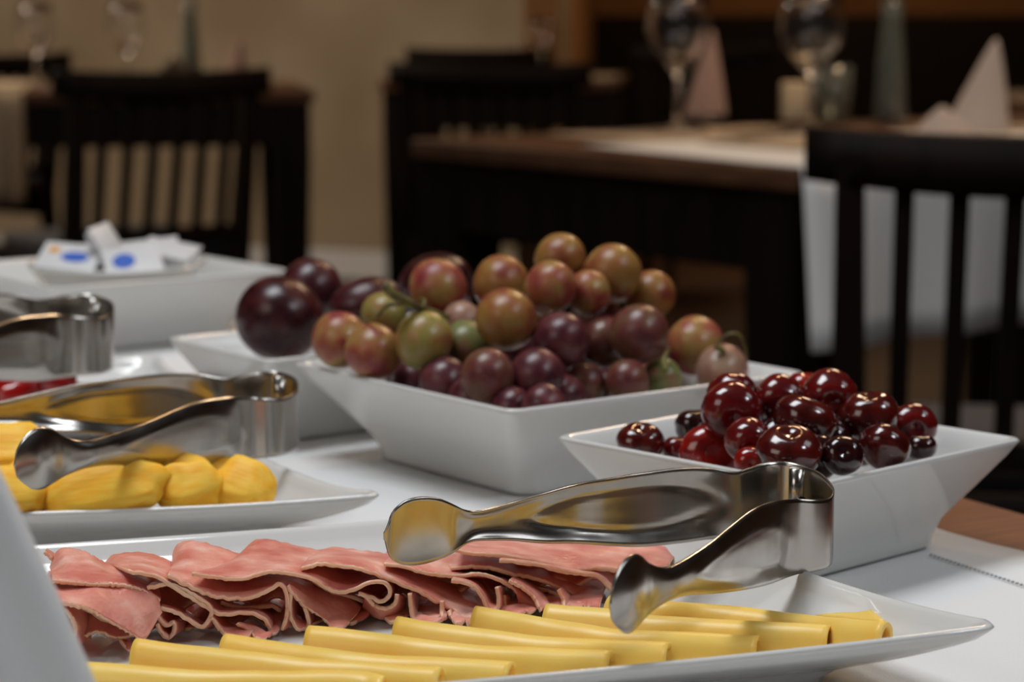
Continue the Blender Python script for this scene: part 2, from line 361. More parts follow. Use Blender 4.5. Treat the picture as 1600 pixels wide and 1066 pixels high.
# candle block, carafe, vase on the near table
p = Vector((.1225*3.72, 3.72, FL + .7765))
tag(obj('candle', box(bmesh.new(), (p.x, p.y, p.z + .032), (.045, .045, .062), bevel=.004), M['candle']), 'cream block candle behind the right-hand tall glass', 'candle')
lathe_thing('tumbler', 'grey green tumbler beside the cream candle', 'glass', Vector((.139*3.66, 3.66, FL+.7765)), [(0,0),(.026,0),(.030,.09),(.028,.09),(.024,.006),(0,.006)], M['teal'])
def vase(p, label, lean=0, s=1.0):
    t = thing('flower_vase', label, 'vase', p)
    obj('vase_body', lathe('vase_body', [(0,0),(.024*s,0),(.027*s,.02),(.022*s,.10),(.016*s,.17),(.018*s,.20),(.015*s,.20),(.012*s,.17),(.018*s,.10),(.022*s,.02),(0,.01)], 24), M['teal'], t)
    obj('stem', tube_mesh('stem', [(0,0,.02),(.004,0,.18),(.012+lean,0,.33),(.01+lean*1.4,0,.42)], .0035), M['leaf'], t)
    for k in range(4):
        a = k * 1.7; z = .22 + .045 * k; rows = []
        for i in range(7):
            u = i/6; ww = .014 * math.sin(math.pi * min(u + .05, 1)) + .0005
            c = Vector((math.cos(a) * .07 * u + .006, math.sin(a) * .07 * u, z + .05 * u - .05 * u * u)); q = Vector((-math.sin(a), math.cos(a), 0)) * ww
            rows.append([c - q, c + Vector((0, 0, -.003)), c + q])
        o = obj('leaf', grid_mesh('leaf', rows), M['leaf'], t); o.modifiers.new('t', 'SOLIDIFY').thickness = .0006
    return t
vase(Vector((.1635*3.75, 3.75, FL + .7705)), 'slim vase with a leafy sprig behind the right-hand chair', -.012)
vase(Vector((-.1385*5.6, 5.6, FL + .7705)), 'slim vase with one stem on the left table')
lathe_thing('sugar_jar', 'squat brown jar beside the vase on the left table', 'jar', Vector((-.1455*5.5, 5.5, FL+.7705)), [(0,0),(.03,0),(.034,.03),(.030,.055),(.012,.062),(.008,.072),(0,.074)], mat('brown_glaze', (.10,.07,.04), .4))
lathe_thing('sugar_jar', 'small orange-brown pot right of the vase on the left table', 'jar', Vector((-.127*5.5, 5.5, FL+.7705)), [(0,0),(.02,0),(.026,.02),(.022,.035),(.018,.035),(.016,.01),(0,.01)], mat('amber_glaze', (.30,.15,.06), .4))
def cone_napkin(name, label, p, r, h, m, rz=0, flat=.45, lean=(0, 0)):
    rows = []
    for i in range(14):
        u = i / 13; rad = r * (1 - u) ** .85 + .002
        rows.append([(rad * math.cos(q) * (1 + .10 * math.cos(5*q)) + lean[0]*u, rad * flat * math.sin(q) * (1 + .1 * math.sin(7*q)) + lean[1]*u, h * u) for q in [2*math.pi*k/40 for k in range(40)]])
    o = obj(name, fix_normals(grid_mesh(name, rows, close_v=True, cap=True)), m); o.location = p; o.rotation_euler = (0, 0, rz)
    return tag(o, label, 'napkin')
cone_napkin('napkin', 'white napkin folded to stand upright behind the right-hand chair', Vector((.2*3.35, 3.35, FL+.7765)), .045, .135, M['lamplit_napkin'], lean=(.028, 0))
cone_napkin('napkin', 'low folded napkin lying beside the upright one at right', Vector((.186*3.2, 3.2, FL+.7765)), .045, .045, M['lamplit_napkin'])
cone_napkin('napkin', 'pink napkin standing on the left table', Vector((-.1205*5.65, 5.65, FL+.7705)), .035, .12, M['pink'], lean=(.02, 0))
cone_napkin('napkin', 'pinkish napkin standing between the two tall wine glasses', Vector((.083*3.95, 3.95, FL+.7705)), .035, .15, M['pink'], lean=(.012, 0))
for k, (px, py, a, lab) in enumerate(((1090, 185, .5, 'fork on the placemat, nearest the middle wine glass'), (1185, 205, -.3, 'knife on the placemat, left of the cream candle'), (1215, 212, -.35, 'spoon on the placemat, left of the cream candle'))):
    p = at_z(px, py, FL + .778)
    tag(obj(('fork', 'knife', 'spoon')[k], box(bmesh.new(), (p.x, p.y, FL + .7785), (.19, .014, .002), a + 1.2, bevel=.0008), M['steel']), lab, 'cutlery')

# ------------------------------------------------------------------ buffet table and cloth
dback = Vector((-.5, .866, 0)); nrm = Vector((.866, .5, 0))
def tp(a, b, z=0): return dback * a + nrm * b + Vector((0, 0, z))
rzt = math.atan2(nrm.y, nrm.x)
t = thing('buffet_table', 'reddish brown wooden buffet table under the white cloth', 'table', tp(.75, .744 - .45, 0), rzt)
obj('tabletop', box(bmesh.new(), (0, .12, -.0175), (.90, 1.75, .030), bevel=.003), M['top'], t, smooth=False)
for x in (-.41, .41):
    for y in (-.72, .96): obj('leg', box(bmesh.new(), (x, y, (FL - .03)/2 ), (.06, .06, -FL - .03)), M['dark'], t, smooth=False)
obj('apron', box(bmesh.new(), (.40, .12, -.07), (.02, 1.6, .08)), M['dark'], t, smooth=False)
obj('apron', box(bmesh.new(), (-.40, .12, -.07), (.02, 1.6, .08)), M['dark'], t, smooth=False)
rows = []
for i in range(60):
    a = -.02 + 1.70 * i / 59; r = []
    for j in range(30):
        b = -.10 + (.684 + .10) * j / 29
        wv = .0035 * math.sin(a * 19 + 1) + .002 * math.sin(a * 47)
        bb = b + (wv if j == 29 else wv * j / 29)
        z = -.0012 + .0005 * noise.noise(Vector((a * 9, b * 9, 0)))
        if j >= 28: z += .0006 * (1 + math.sin(a * 31))
        r.append(tp(a, bb, z))
    rows.append(r)
cl = obj('tablecloth', grid_mesh('tablecloth', rows), M['cloth']); cl.modifiers.new('t', 'SOLIDIFY').thickness = .0006
tag(cl, 'white linen cloth with an openwork hem spread over the buffet table', 'tablecloth')
bm = bmesh.new(); p0, p1 = at_z(1455, 867, 0), at_z(1760, 968, 0); nst = 46
for k in range(nst):
    q = p0.lerp(p1, k / (nst - 1)); ang = math.atan2(p1.y - p0.y, p1.x - p0.x)
    box(bm, (q.x, q.y, -.0001), (.0010, .0011, .0009), ang)
o = obj('openwork_hem', bm, M['stitch'], cl, smooth=False); o['label'] = 'row of tiny openwork holes along the hem'; o['kind'] = 'stuff'

# ------------------------------------------------------------------ dishes
def outline(a, b, r, sag, dz, z, p=2.6, ne=16, na=6):
    """rounded rectangle; edges bow inwards by sag, z rises by dz to the corners"""
    pts = []
    for s in range(4):
        la, lb = (a, b) if s % 2 == 0 else (b, a)
        for k in range(ne):                            # one edge at distance lb, running along -la..la
            t_ = -1 + 2 * k / (ne - 1); t_ = math.sin(t_ * math.pi / 2) * .35 + t_ * .65
            x = t_ * (la - r); y = -lb + sag * (1 - abs(t_) ** p)
            pts.append((s, x, y, z + dz * abs(t_) ** 3.0))
        for k in range(1, na):
            q = -math.pi/2 + math.pi/2 * k / na
            pts.append((s, la - r + r * math.cos(q), -(lb - r) + r * math.sin(q), z + dz))
    out = []
    for s, x, y, zz in pts:
        q = s * math.pi / 2; out.append((x * math.cos(q) - y * math.sin(q), x * math.sin(q) + y * math.cos(q), zz))
    return out
def dish(name, label, cat, c, rz, a, b, H, inset, foot_r, shear=0, sag=0, dz=0, r=.006, th=.0042, floor=.006, lip=0, p=2.6, group=None, curve=0):
    prof = []      # (inset from rim, z, blend to foot shape)
    rows = []
    def ring(ins, z, f, dzs):      # f: 0 at the rim, 1 at the foot
        rr = r * (1 - f) + foot_r * f
        rows.append(outline(a - ins, b - ins, rr, sag * (1 - f), dz * dzs, z, p))
    I = inset
    ring(I + .5 * min(a, b), .0005, 1, 0); ring(I + .006, 0.0005, 1, 0); ring(I + .001, 0.0, 1, 0); ring(I, .001, 1, 0); ring(I - .0005, .005, .97, 0)
    for k in range(1, 9):
        f = 1 - k / 8; g = f ** (1 + curve); ring(I * g + .0006 * (k == 8), .008 + (H - .0105) * (1 - f) , f * .9, (1 - f) ** 2)
    ring(-.0002, H - .0012, 0, 1); ring(.0006, H - .0002, 0, 1); ring(.0016, H, 0, 1); ring(.0026, H - .0004, 0, 1); ring(th + .0002, H - .0016, 0, 1)
    for k in range(1, 9):
        f = k / 8; g = f ** (1 + curve * .8); ring(th + (I - th * .3) * g, H - .002 - (H - .002 - floor - .001) * math.sin(f * math.pi / 2) ** .9 if False else (H - .002) + (floor - H + .002) * (f ** .92), f * .85, (1 - f) ** 2)
    ring(I + th + .006, floor - .0004, .9, 0)
    ring(I + .45 * min(a, b), floor - .0006, 1, 0)
    rows = [[(x + shear * y, y, z) for x, y, z in r_] for r_ in rows]
    me = grid_mesh(name, rows, close_v=True, cap=True)
    o = obj(name, fix_normals(me), M['china']); o.location = (c[0], c[1], 0); o.rotation_euler = (0, 0, rz)
    return tag(o, label, cat, group)
ang = math.atan2(.62, .81)
HR = CAM_Z - .05
GRAPE_C = (.0174, 1.182)
dish('square_bowl', 'white square bowl heaped with grapes, in the middle of the buffet', 'bowl', GRAPE_C, ang, .0955, .0955, .05, .031, .012, r=.007)
CH_C = (.1213, .9935)
dish('square_bowl', 'smaller white square bowl of dark cherries at right', 'bowl', CH_C, R(43.7), .0725, .0725, .048, .0245, .012, r=.005)
dish('square_bowl', 'white square bowl at the back left holding the saucer of portion packs', 'bowl', (-.288, 1.652), ang, .0925, .0925, .05, .030, .012, r=.007)
PL_C = (-.083, 1.308)
dish('oblong_bowl', 'white oblong bowl of plums behind the grape bowl', 'bowl', PL_C, ang, .100, .055, .05, .024, .010, r=.006)
# long platters: tip = near right rim corner
def platter(label, tip, th, a, b, shear, H, inset, sag=.003, dz=.0035):
    ex = Vector((math.cos(th), math.sin(th), 0)); ey = Vector((-math.sin(th), math.cos(th), 0))
    c = tip - ex * (a - shear * b) + ey * b
    return dish('long_platter', label, 'platter', c.xy, th, a, b, H, inset, .02, shear=shear, sag=sag, dz=dz, r=.009, floor=.006, curve=.25)
platter('long white platter of ham and cheese at the front', at_z(1572, 977, .029), R(17.5), .200, .118, -.22, .0255, .034)
platter('white platter of mango pieces at the left', at_z(604, 773, .028), R(8.5), .150, .070, -.42, .0245, .028)
platter('white platter of glossy red fruit at the far left', at_z(356, 607, .028), R(19), .130, .070, -.10, .0245, .028)

# small round bowl on the floor of the back left bowl, with portion packs
SA = Vector((-.282, 1.638, .0058))
lathe_thing('saucer', 'round white saucer standing inside the back left bowl', 'saucer', SA,
            [(0,0),(.036,0),(.038,.002),(.046,.020),(.060,.0435),(.0635,.0475),(.0632,.0492),(.0615,.0488),(.055,.0435),(.045,.0425),(0,.042)], M['china'], n=48)
def packet(c, w_, d_, h_, rot, label, blue=None, orange=None):
    t = thing('portion_pack', label, 'packet', c, 0, 'portion packs on the saucer')
    t.rotation_euler = rot
    bm = box(bmesh.new(), (0, 0, h_/2), (w_, d_, h_), bevel=.0015); obj('pack_body', bm, M['paper'], t)
    bm = box(bmesh.new(), (0, 0, h_ + .0006), (w_ + .004, d_ + .004, .001), bevel=.0004); obj('foil_lid', bm, M['paper'], t)
    for key, spec in (('blue', blue), ('orange', orange)):
        if spec:
            x, y, rx, ry = spec
            bm = bmesh.new(); bmesh.ops.create_circle(bm, cap_ends=True, segments=24, radius=1)
            bmesh.ops.transform(bm, matrix=Matrix.Translation((x, y, h_ + .0014)) @ Matrix.Diagonal((rx, ry, 1, 1)), verts=bm.verts)
            o = obj(key + '_print', bm, M[key], t, smooth=False); o['label'] = key + ' oval printed on the lid'
zs = SA.z + .0445
packet(Vector((-.312, 1.622, zs + .003)), .040, .028, .008, (R(28), R(4), R(-8)), 'portion pack with blue and orange print at the left of the saucer', (.004, -.001, .010, .006), (-.013, .006, .004, .004))
packet(Vector((-.296, 1.655, zs + .002)), .036, .026, .008, (R(20), 0, R(30)), 'plain portion pack lying behind the left printed one')
packet(Vector((-.290, 1.628, zs + .014)), .030, .026, .006, (R(10), R(58), R(-10)), 'portion pack standing on edge in the middle of the saucer', None, (.012, 0, .003, .006))
packet(Vector((-.266, 1.610, zs + .003)), .036, .026, .007, (R(34), R(-8), R(14)), 'portion pack with a blue oval at the front right of the saucer', (-.006, 0, .008, .008))
packet(Vector((-.246, 1.640, zs + .006)), .036, .026, .008, (R(14), R(10), R(-12)), 'white portion pack at the right end of the saucer')
packet(Vector((-.262, 1.668, zs + .004)), .036, .026, .008, (R(18), R(-6), R(8)), 'portion pack at the back right of the saucer', (.004, .002, .009, .004))

# ------------------------------------------------------------------ fruit
def sphere_mesh(name, n=24, dimple=0, rx=1, ry=1, rz=1, wob=.0, seed=0, heart=0):
    bm = bmesh.new(); bmesh.ops.create_uvsphere(bm, u_segments=n, v_segments=n // 2 + 4, radius=1)
    for v in bm.verts:
        c = v.co.copy(); th = math.acos(max(-1, min(1, c.z)))
        k = 1 - dimple * math.exp(-(th / .38) ** 2) + wob * noise.noise(c * 1.3 + Vector((seed * 7.1, 0, 0)))
        k += heart * (abs(c.x) * .12 - .04) * (1 if c.z > 0 else 0)
        v.co = Vector((c.x * rx, c.y * ry, c.z * rz)) * k
    me = bpy.data.meshes.new(name); bm.to_mesh(me); bm.free(); me.shade_smooth(); return me
def pack(items, c, rz, half_floor, flare, H, floor=.0078, k=1.0, it=160):
    """items: [px,py,r_px,Y,...]; each fruit keeps its sight line, stays inside the bowl and slides until it only touches its neighbours"""
    Rm = Matrix.Rotation(-rz, 3, 'Z'); feas = []
    for A in items:
        best = []
        for n in range(240):
            Y = c[1] - .16 + .32 * n / 239; p = at_y(A[0], A[1], Y); r = A[2] * k * Y / F_PX
            q = Rm @ Vector((p.x - c[0], p.y - c[1], 0)); m = max(abs(q.x), abs(q.y))
            if p.z < H: lim = half_floor + flare * p.z / H - r * .97 - .0035
            else: lim = half_floor + flare - r * max(.25, .97 - (p.z - H) / r * .7) - .0035
            best.append((max(0, m - lim) + max(0, floor + r - p.z), Y))
        ok = [y for v, y in best if v < 1e-6]
        if not ok: y0 = min(best)[1]; ok = [y0]
        feas.append((min(ok), max(ok))); A[3] = max(feas[-1][0], min(feas[-1][1], A[3]))
    for _ in range(it):
        for i in range(len(items)):
            for j in range(i):
                A, B = items[i], items[j]
                pa, pb = at_y(A[0], A[1], A[3]), at_y(B[0], B[1], B[3])
                need = (A[2] * A[3] + B[2] * B[3]) * k / F_PX * .95; d = (pa - pb).length
                if d < need:
                    s = (need - d) * .3 + .0001
                    if A[3] < B[3]: A[3] -= s; B[3] += s
                    else: A[3] += s; B[3] -= s
        for A, f in zip(items, feas): A[3] = max(f[0], min(f[1], A[3]))
grapes = [  # px, py, r, Y, kind, bunch
 [875,404,37,1.215,'g_amber',1],[957,427,44,1.20,'g_amber',1],[1016,462,37,1.215,'g_amber',1],[783,444,42,1.205,'g_amber',1],
 [860,449,39,1.165,'g_rose',1],[920,458,33,1.175,'g_rose',1],[684,450,43,1.20,'g_rose',0],[791,499,46,1.14,'g_amber',1],
 [998,522,44,1.16,'g_dusk',1],[877,532,42,1.135,'g_purple',1],[944,535,40,1.16,'g_dusk',1],[762,588,41,1.11,'g_dusk',1],
 [839,587,41,1.10,'g_purple',1],[662,532,43,1.135,'g_gold',0],[583,549,42,1.150,'g_rose',0],[531,531,42,1.175,'g_rose',0],
 [600,492,34,1.20,'g_gold',0],[722,502,30,1.195,'g_pale',0],[728,540,38,1.16,'g_green',0],[914,600,31,1.125,'g_dusk',1],
 [980,597,33,1.14,'g_dusk',1],[1035,592,30,1.16,'g_green',1],[1086,540,44,1.20,'g_rose',2],[1128,580,40,1.175,'g_pale',2],
 [640,585,38,1.16,'g_purple',0],[695,598,38,1.13,'g_purple',0],[800,615,36,1.13,'g_purple',1],[1000,570,36,1.19,'g_purple',1],
 [830,500,38,1.215,'g_dusk',1],[930,495,38,1.22,'g_dusk',1],[730,585,36,1.16,'g_purple',0],[620,540,34,1.21,'g_dusk',0],
 [880,585,34,1.16,'g_dusk',1],[690,612,36,1.14,'g_purple',0],[738,625,36,1.12,'g_purple',1],[800,640,34,1.10,'g_purple',1],[648,600,36,1.16,'g_purple',0],[850,636,34,1.10,'g_purple',1],[880,620,34,1.11,'g_purple',1],[945,612,34,1.14,'g_purple',1],[900,560,34,1.19,'g_purple',1],[700,560,34,1.20,'g_purple',0],[820,545,34,1.20,'g_purple',1],[1040,560,32,1.215,'g_rose',1],[760,530,36,1.20,'g_dusk',0],[1005,600,30,1.17,'g_purple',1]]
pack(grapes, GRAPE_C, ang, .064, .031, .05, k=1.04)
bunches = [thing('grape_bunch', 'small bunch of rosy and golden grapes with a bare stalk, left in the square bowl', 'grapes', (-.03, 1.16, .05)),
           thing('grape_bunch', 'large heaped bunch of amber and purple grapes in the middle of the bowl', 'grapes', (.03, 1.16, .05)),
           thing('grape_bunch', 'two loose grapes on a curled stalk at the right corner of the bowl', 'grapes', (.09, 1.19, .05))]
GMs = {}
for i, (px, py, r, Y, k, b) in enumerate(grapes):
    if k not in GMs: GMs[k] = sphere_mesh('grape', 28, rx=1, ry=1, rz=1.05, wob=.03, seed=len(GMs)); GMs[k].materials.append(M[k])
    p = at_y(px, py, Y); o = bpy.data.objects.new('grape', GMs[k]); C.objects.link(o); o.parent = bunches[b]
    o.location = p - bunches[b].location; s = r * 1.06 * Y / F_PX; o.scale = (s, s, s)
    rr = random.Random(i * 3 + 1); o.rotation_euler = (rr.uniform(-1.2, 1.2), rr.uniform(-.8, .8), rr.uniform(0, 6.28))
def stalk(b, pts, rad, name='stalk'):
    P = catmull([at_y(*q) - b.location for q in pts], 20)
    n = len(P); rs = [rad * (1.25 - .55 * i / (n - 1)) for i in range(n)]
    return obj(name, tube_mesh(name, P, rs, 8), M['stem'], b)
stalk(bunches[0], [(600,443,1.135),(612,458,1.135),(640,474,1.14),(670,486,1.15),(700,496,1.165)], .0022)
stalk(bunches[0], [(640,474,1.14),(605,478,1.14),(590,495,1.145),(572,505,1.155)], .0010, 'side_stalk')
stalk(bunches[0], [(660,482,1.146),(664,470,1.15),(655,468,1.16)], .0009, 'side_stalk')
stalk(bunches[2], [(1118,540,1.165),(1135,524,1.165),(1152,522,1.165),(1163,538,1.17),(1167,560,1.175)], .0008)
stalk(bunches[2], [(1118,540,1.165),(1128,548,1.165),(1132,560,1.17)], .0016, 'side_stalk')
stalk(bunches[1], [(1040,580,1.13),(1038,560,1.135),(1045,545,1.15)], .0014)

# plums
for k, (px, py, rx, ry, Y, m, lab) in enumerate((
    (437, 498, 70, 67, 1.262, 'plum', 'big dark plum at the left corner of the oblong bowl'),
    (486, 452, 50, 50, 1.325, 'plum_red', 'reddish plum behind the big dark plum'),
    (576, 478, 62, 46, 1.300, 'plum_red', 'oval plum lying beside the grape stalk'),
    (683, 447, 62, 52, 1.350, 'plum', 'purple plum behind the pink grape, at the right end of the plums'))):
    me = sphere_mesh('plum', 40, dimple=.10, wob=.02, seed=k); me.materials.append(M[m])
    o = bpy.data.objects.new('plum', me); C.objects.link(o); o.location = at_y(px, py, Y); s = Y / F_PX
    if k in (0, 1): o.scale = (rx*s, rx*s, ry*s); o.rotation_euler = (R(-35), R(20), 0)
    else: o.scale = (ry*s, ry*s, rx*s); o.rotation_euler = (0, R(82), R(15 if k == 2 else -15))
    tag(o, lab, 'plum', 'plums in the oblong bowl')

# cherries
CHG = 'cherries in the small square bowl'
cherries = [ # px,py,r,Y,kind,squash,label,(tilt x,y)
 [1001,692,33,.935,'c_dark',.9,'lone dark cherry near the left corner of the cherry bowl',(.4,0)],
 [1085,667,27,.985,'c_black',1,'nearly black cherry behind the tall red pair at left',(0,0)],
 [1144,618,34,.990,'c_red',1,'red cherry on top at left, half behind another',(-.5,0)],
 [1143,640,42,.950,'c_red',1,'large red cherry on the left of the heap',(1.9,0)],
 [1218,625,37,.985,'c_red',1,'round red cherry in the upper middle of the heap',(1.9,.3)],
 [1257,608,26,1.02,'c_bright',1,'small bright red cherry peeping out between the two top ones',(0,0)],
 [1296,618,38,.990,'c_red',1,'red cherry on top of the heap at the right, with a broad gleam',(1.7,0)],
 [1257,657,44,.950,'c_dark',.85,'dark cherry with a notch in the middle of the heap',(-.25,.35)],
 [1358,650,41,.975,'c_dark',.9,'dark cherry at right showing its stalk hollow upwards',(.18,-.15)],
 [1426,666,33,.995,'c_red',.95,'bright red cherry at the far right of the heap',(1.5,0)],
 [1382,699,36,.945,'c_dark',.85,'flat dark cherry low at right',(-.9,.5)],
 [1439,699,22,.975,'c_black',.9,'small nearly black cherry at the right corner of the bowl',(0,0)],
 [1316,712,29,.930,'c_black',1,'small black cherry half sunk at the front edge',(1.2,0)],
 [1233,707,45,.915,'c_dark',.88,'dark dimpled cherry in front, just above the steel tongs',(.35,.0)],
 [1108,712,44,.915,'c_bright',.75,'long bright red cherry at the front left edge',(1.3,.9)],
 [1060,706,24,.93,'c_red',1,'small red cherry tucked behind the left rim',(0,0)],
 [1169,688,33,.935,'c_red',1,'round red cherry low on the left of the heap',(1.8,0)],
 [1173,722,24,.900,'c_bright',1,'small orange-red cherry at the front rim beside the dimpled one',(1.6,0)],
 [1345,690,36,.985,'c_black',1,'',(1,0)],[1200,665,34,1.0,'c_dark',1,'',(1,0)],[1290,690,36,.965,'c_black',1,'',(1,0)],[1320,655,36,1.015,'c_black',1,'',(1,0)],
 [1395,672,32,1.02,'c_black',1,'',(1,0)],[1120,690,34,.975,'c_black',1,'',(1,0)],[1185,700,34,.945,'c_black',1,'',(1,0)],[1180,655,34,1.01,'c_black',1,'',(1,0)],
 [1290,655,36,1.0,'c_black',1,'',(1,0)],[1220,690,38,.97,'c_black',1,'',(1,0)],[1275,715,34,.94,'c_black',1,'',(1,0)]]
pack(cherries, CH_C, R(43.7), .048, .0245, .048, k=1.10)
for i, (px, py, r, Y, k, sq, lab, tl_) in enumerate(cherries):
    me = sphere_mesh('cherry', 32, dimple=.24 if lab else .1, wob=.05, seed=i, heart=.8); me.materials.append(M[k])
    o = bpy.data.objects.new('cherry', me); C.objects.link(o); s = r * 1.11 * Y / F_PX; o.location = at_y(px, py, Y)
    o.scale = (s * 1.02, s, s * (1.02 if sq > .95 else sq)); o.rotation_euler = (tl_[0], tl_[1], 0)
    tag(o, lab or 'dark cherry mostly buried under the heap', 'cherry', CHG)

# ------------------------------------------------------------------ mango and red fruit
def chunk(name, label, cat, px, py, Y, L, W, Hh, rz, tilt, m, seed, group, wedge=True):
    bm = bmesh.new(); bmesh.ops.create_uvsphere(bm, u_segments=28, v_segments=16, radius=1)
    for v in bm.verts:
        c = v.co.copy()
        x = c.x; y = c.y; z = c.z
        e = .55                                                     # squarer than an ellipsoid
        x, y, z = [math.copysign(abs(q) ** .72, q) for q in (x, y, z)]
        if wedge:
            if z > 0: z *= 1 - .62 * abs(y - .15) ** 1.1
            x *= 1 - .18 * abs(y)
        z -= .22 * x * x
        k = 1 + .13 * noise.noise(Vector((x, y, z)) * 1.6 + Vector((seed * 3.3, 0, 0))) + .025 * noise.noise(Vector((x*3, y*3, z*3 + seed)))
        v.co = Vector((x * L, y * W, z * Hh)) * k
    o = obj(name, bm, m); o.location = at_y(px, py, Y); o.rotation_euler = (tilt[0], tilt[1], rz)
    return tag(o, label, cat, group)
MG = 'mango pieces on the left platter'
for i, a in enumerate((
    ('thick orange mango block at the left under the tongs head', 12, 705, 1.005, .020, .016, .0135, .1, (.1, 0)),
    ('pale mango wedge low at the left edge of the frame', 10, 765, .955, .019, .013, .010, .5, (.3, .1)),
    ('short mango wedge below the tongs head', 62, 758, .975, .017, .013, .011, -.4, (.2, .25)),
    ('long mango slice in front with its grain showing', 165, 760, .965, .027, .015, .012, .12, (.35, -.15)),
    ('long mango slice behind the grained one', 175, 742, .990, .028, .014, .011, .15, (.1, -.1)),
    ('mango slice in the middle under the tongs arm', 255, 742, .992, .024, .014, .012, -.05, (.2, .05)),
    ('rounded mango wedge right of the middle', 295, 757, .975, .015, .012, .0105, .3, (.3, -.1)),
    ('mango wedge at the right end of the pile', 382, 760, .985, .0145, .014, .0125, -.3, (.1, .25)),
    ('mango slice at the back beneath the tongs', 320, 738, 1.015, .020, .012, .009, .1, (0, .1)),
    ('mango piece at the back left of the platter', 90, 728, 1.02, .018, .012, .010, .1, (0, 0)))):
    chunk('mango_piece', a[0], 'mango', a[1], a[2], a[3], a[4], a[5], a[6], a[7], a[8], M['mango'], i, MG)
RG = 'red fruit on the far left platter'
for i, a in enumerate((
    ('red fruit piece at the left edge of the frame', 5, 594, 1.235, .019, .014, .012, .2, (.2, 0)),
    ('large glossy red fruit piece in the middle', 66, 596, 1.235, .019, .014, .0125, -.2, (.2, .1)),
    ('flat red fruit slice at the right of the red pile', 125, 618, 1.230, .013, .011, .006, .2, (.1, .1)),
    ('small red fruit piece in front by the rim', 30, 612, 1.22, .014, .010, .008, .6, (.2, 0)),
    ('dark red fruit piece behind the others', 20, 585, 1.27, .018, .012, .009, 0, (0, 0)))):
    chunk('red_fruit', a[0], 'fruit', a[1], a[2], a[3], a[4], a[5], a[6], a[7], a[8], M['jelly'], i + 20, RG, False)

# ------------------------------------------------------------------ ham
ZMIN = .0082
def ham_pt(px, py, Y):
    p = at_y(px, py, Y)
    if p.z < ZMIN: p = at_z(px, py, ZMIN)
    return p
def ham(label, Fr, Bk, dyl=.05, dyr=.025, y0=0, seed=0, nu=90, nv=22, mid=.35):
    n = max(len(Fr), len(Bk))
    def fy(px): return .833 + y0 + 7.5e-5 * (px - 600)
    A = [ham_pt(x, y, fy(x)) for x, y in Fr]
    m = len(Bk); B = [ham_pt(x, y, fy(x) + dyl + (dyr - dyl) * k / (m - 1)) for k, (x, y) in enumerate(Bk)]
    A, B = catmull(A, nu), catmull(B, nu); rows = []
    for j in range(nv):
        v = j / (nv - 1); r = []
        for i in range(nu):
            p = A[i].lerp(B[i], v)
            g = noise.noise(Vector((i * .07 + seed * 5, v * 1.6, seed)))
            p.z += .0009 * g * math.sin(math.pi * v) + .0012 * mid * math.sin(math.pi * v)
            if j == 0 or j == nv - 1:
                p += Vector((0, .0007, .0004)) * noise.noise(Vector((i * .45, seed * 3.1, v)))
            p.z = max(p.z, ZMIN - .0006); r.append(p)
        rows.append(r)
    o = obj('ham_slice', grid_mesh('ham_slice', rows), mats=[M['ham'], M['ham_edge']])
    md = o.modifiers.new('thick', 'SOLIDIFY'); md.thickness = .0015; md.offset = 0; md.material_offset_rim = 1; md.use_even_offset = False
    return o
def fold(name, parent, Fr, Bk, **k):
    o = ham('', Fr, Bk, **k); o.name = name; o.parent = parent; return o
HG = 'ham slices on the long platter'
def sh(P, dx, dy): return [(x + dx, y + dy) for x, y in P]
h = ham('', [(300,897),(340,903),(380,905),(415,895),(455,897),(489,906),(515,922),(532,926),(552,922),(577,911),(599,910),(609,921),(607,933),(594,940),(580,934),(560,928)],
        [(386,885),(385,866),(394,850),(412,845),(445,851),(480,859),(515,866),(545,872),(570,878),(597,884),(618,893),(628,912),(624,930),(610,938),(595,934),(575,926)], .055, .022, seed=1)
tag(h, 'ham slice whose end curls into an open loop, below the far tongs head', 'ham', HG)
fold('ham_fold', h, [(572,930),(581,942),(594,950),(608,950),(618,941),(620,928)], [(568,948),(580,960),(597,966),(615,963),(630,950),(632,935)], dyl=.012, dyr=.012, seed=2, nu=40, nv=10)
fold('ham_fold', h, [(489,908),(520,926),(550,934),(575,942),(600,948)], [(500,905),(530,922),(560,930),(590,940),(615,948)], dyl=.03, dyr=.03, seed=31, nu=40, nv=10, y0=.012)
h = ham('', [(262,899),(285,911),(304,921),(338,933),(372,936),(397,933),(423,921),(436,913),(444,920),(449,940),(447,965),(440,985)],
        [(274,884),(272,868),(279,853),(295,847),(325,852),(355,862),(385,872),(420,885),(452,895),(470,915),(474,945),(468,975)], .055, .02, seed=3)
tag(h, 'ham slice with a rounded lobe at the back, sagging then hanging in a pleat', 'ham', HG)
fold('ham_fold', h, [(449,916),(458,928),(473,946),(494,960),(508,970),(519,985)], [(462,906),(484,914),(518,927),(545,936),(562,951),(536,984)], dyl=.02, dyr=.008, seed=4, nu=50, nv=14)
fold('ham_fold', h, [(455,925),(452,945),(455,968),(468,984),(482,978),(478,955),(470,940)], [(468,925),(466,945),(470,965),(480,975),(492,968),(490,950),(482,938)], dyl=.02, dyr=.02, seed=5, nu=50, nv=10)
fold('ham_fold', h, [(345,942),(375,950),(400,950),(425,948),(440,955)], [(350,938),(380,942),(405,942),(430,938),(448,945)], dyl=.03, dyr=.03, seed=6, nu=40, nv=10, y0=.01)
h = ham('', [(200,893),(240,900),(272,918),(295,932),(315,945),(345,960),(375,958),(397,960),(415,970),(422,985),(416,998),(402,999),(388,987),(370,974)],
        [(165,883),(180,869),(215,866),(246,871),(275,885),(310,905),(345,925),(380,938),(410,945),(430,955),(438,972),(434,988),(420,992),(400,980)], .055, .02, seed=7)
tag(h, 'ham slice running down to a wide open loop behind the second cheese roll', 'ham', HG)
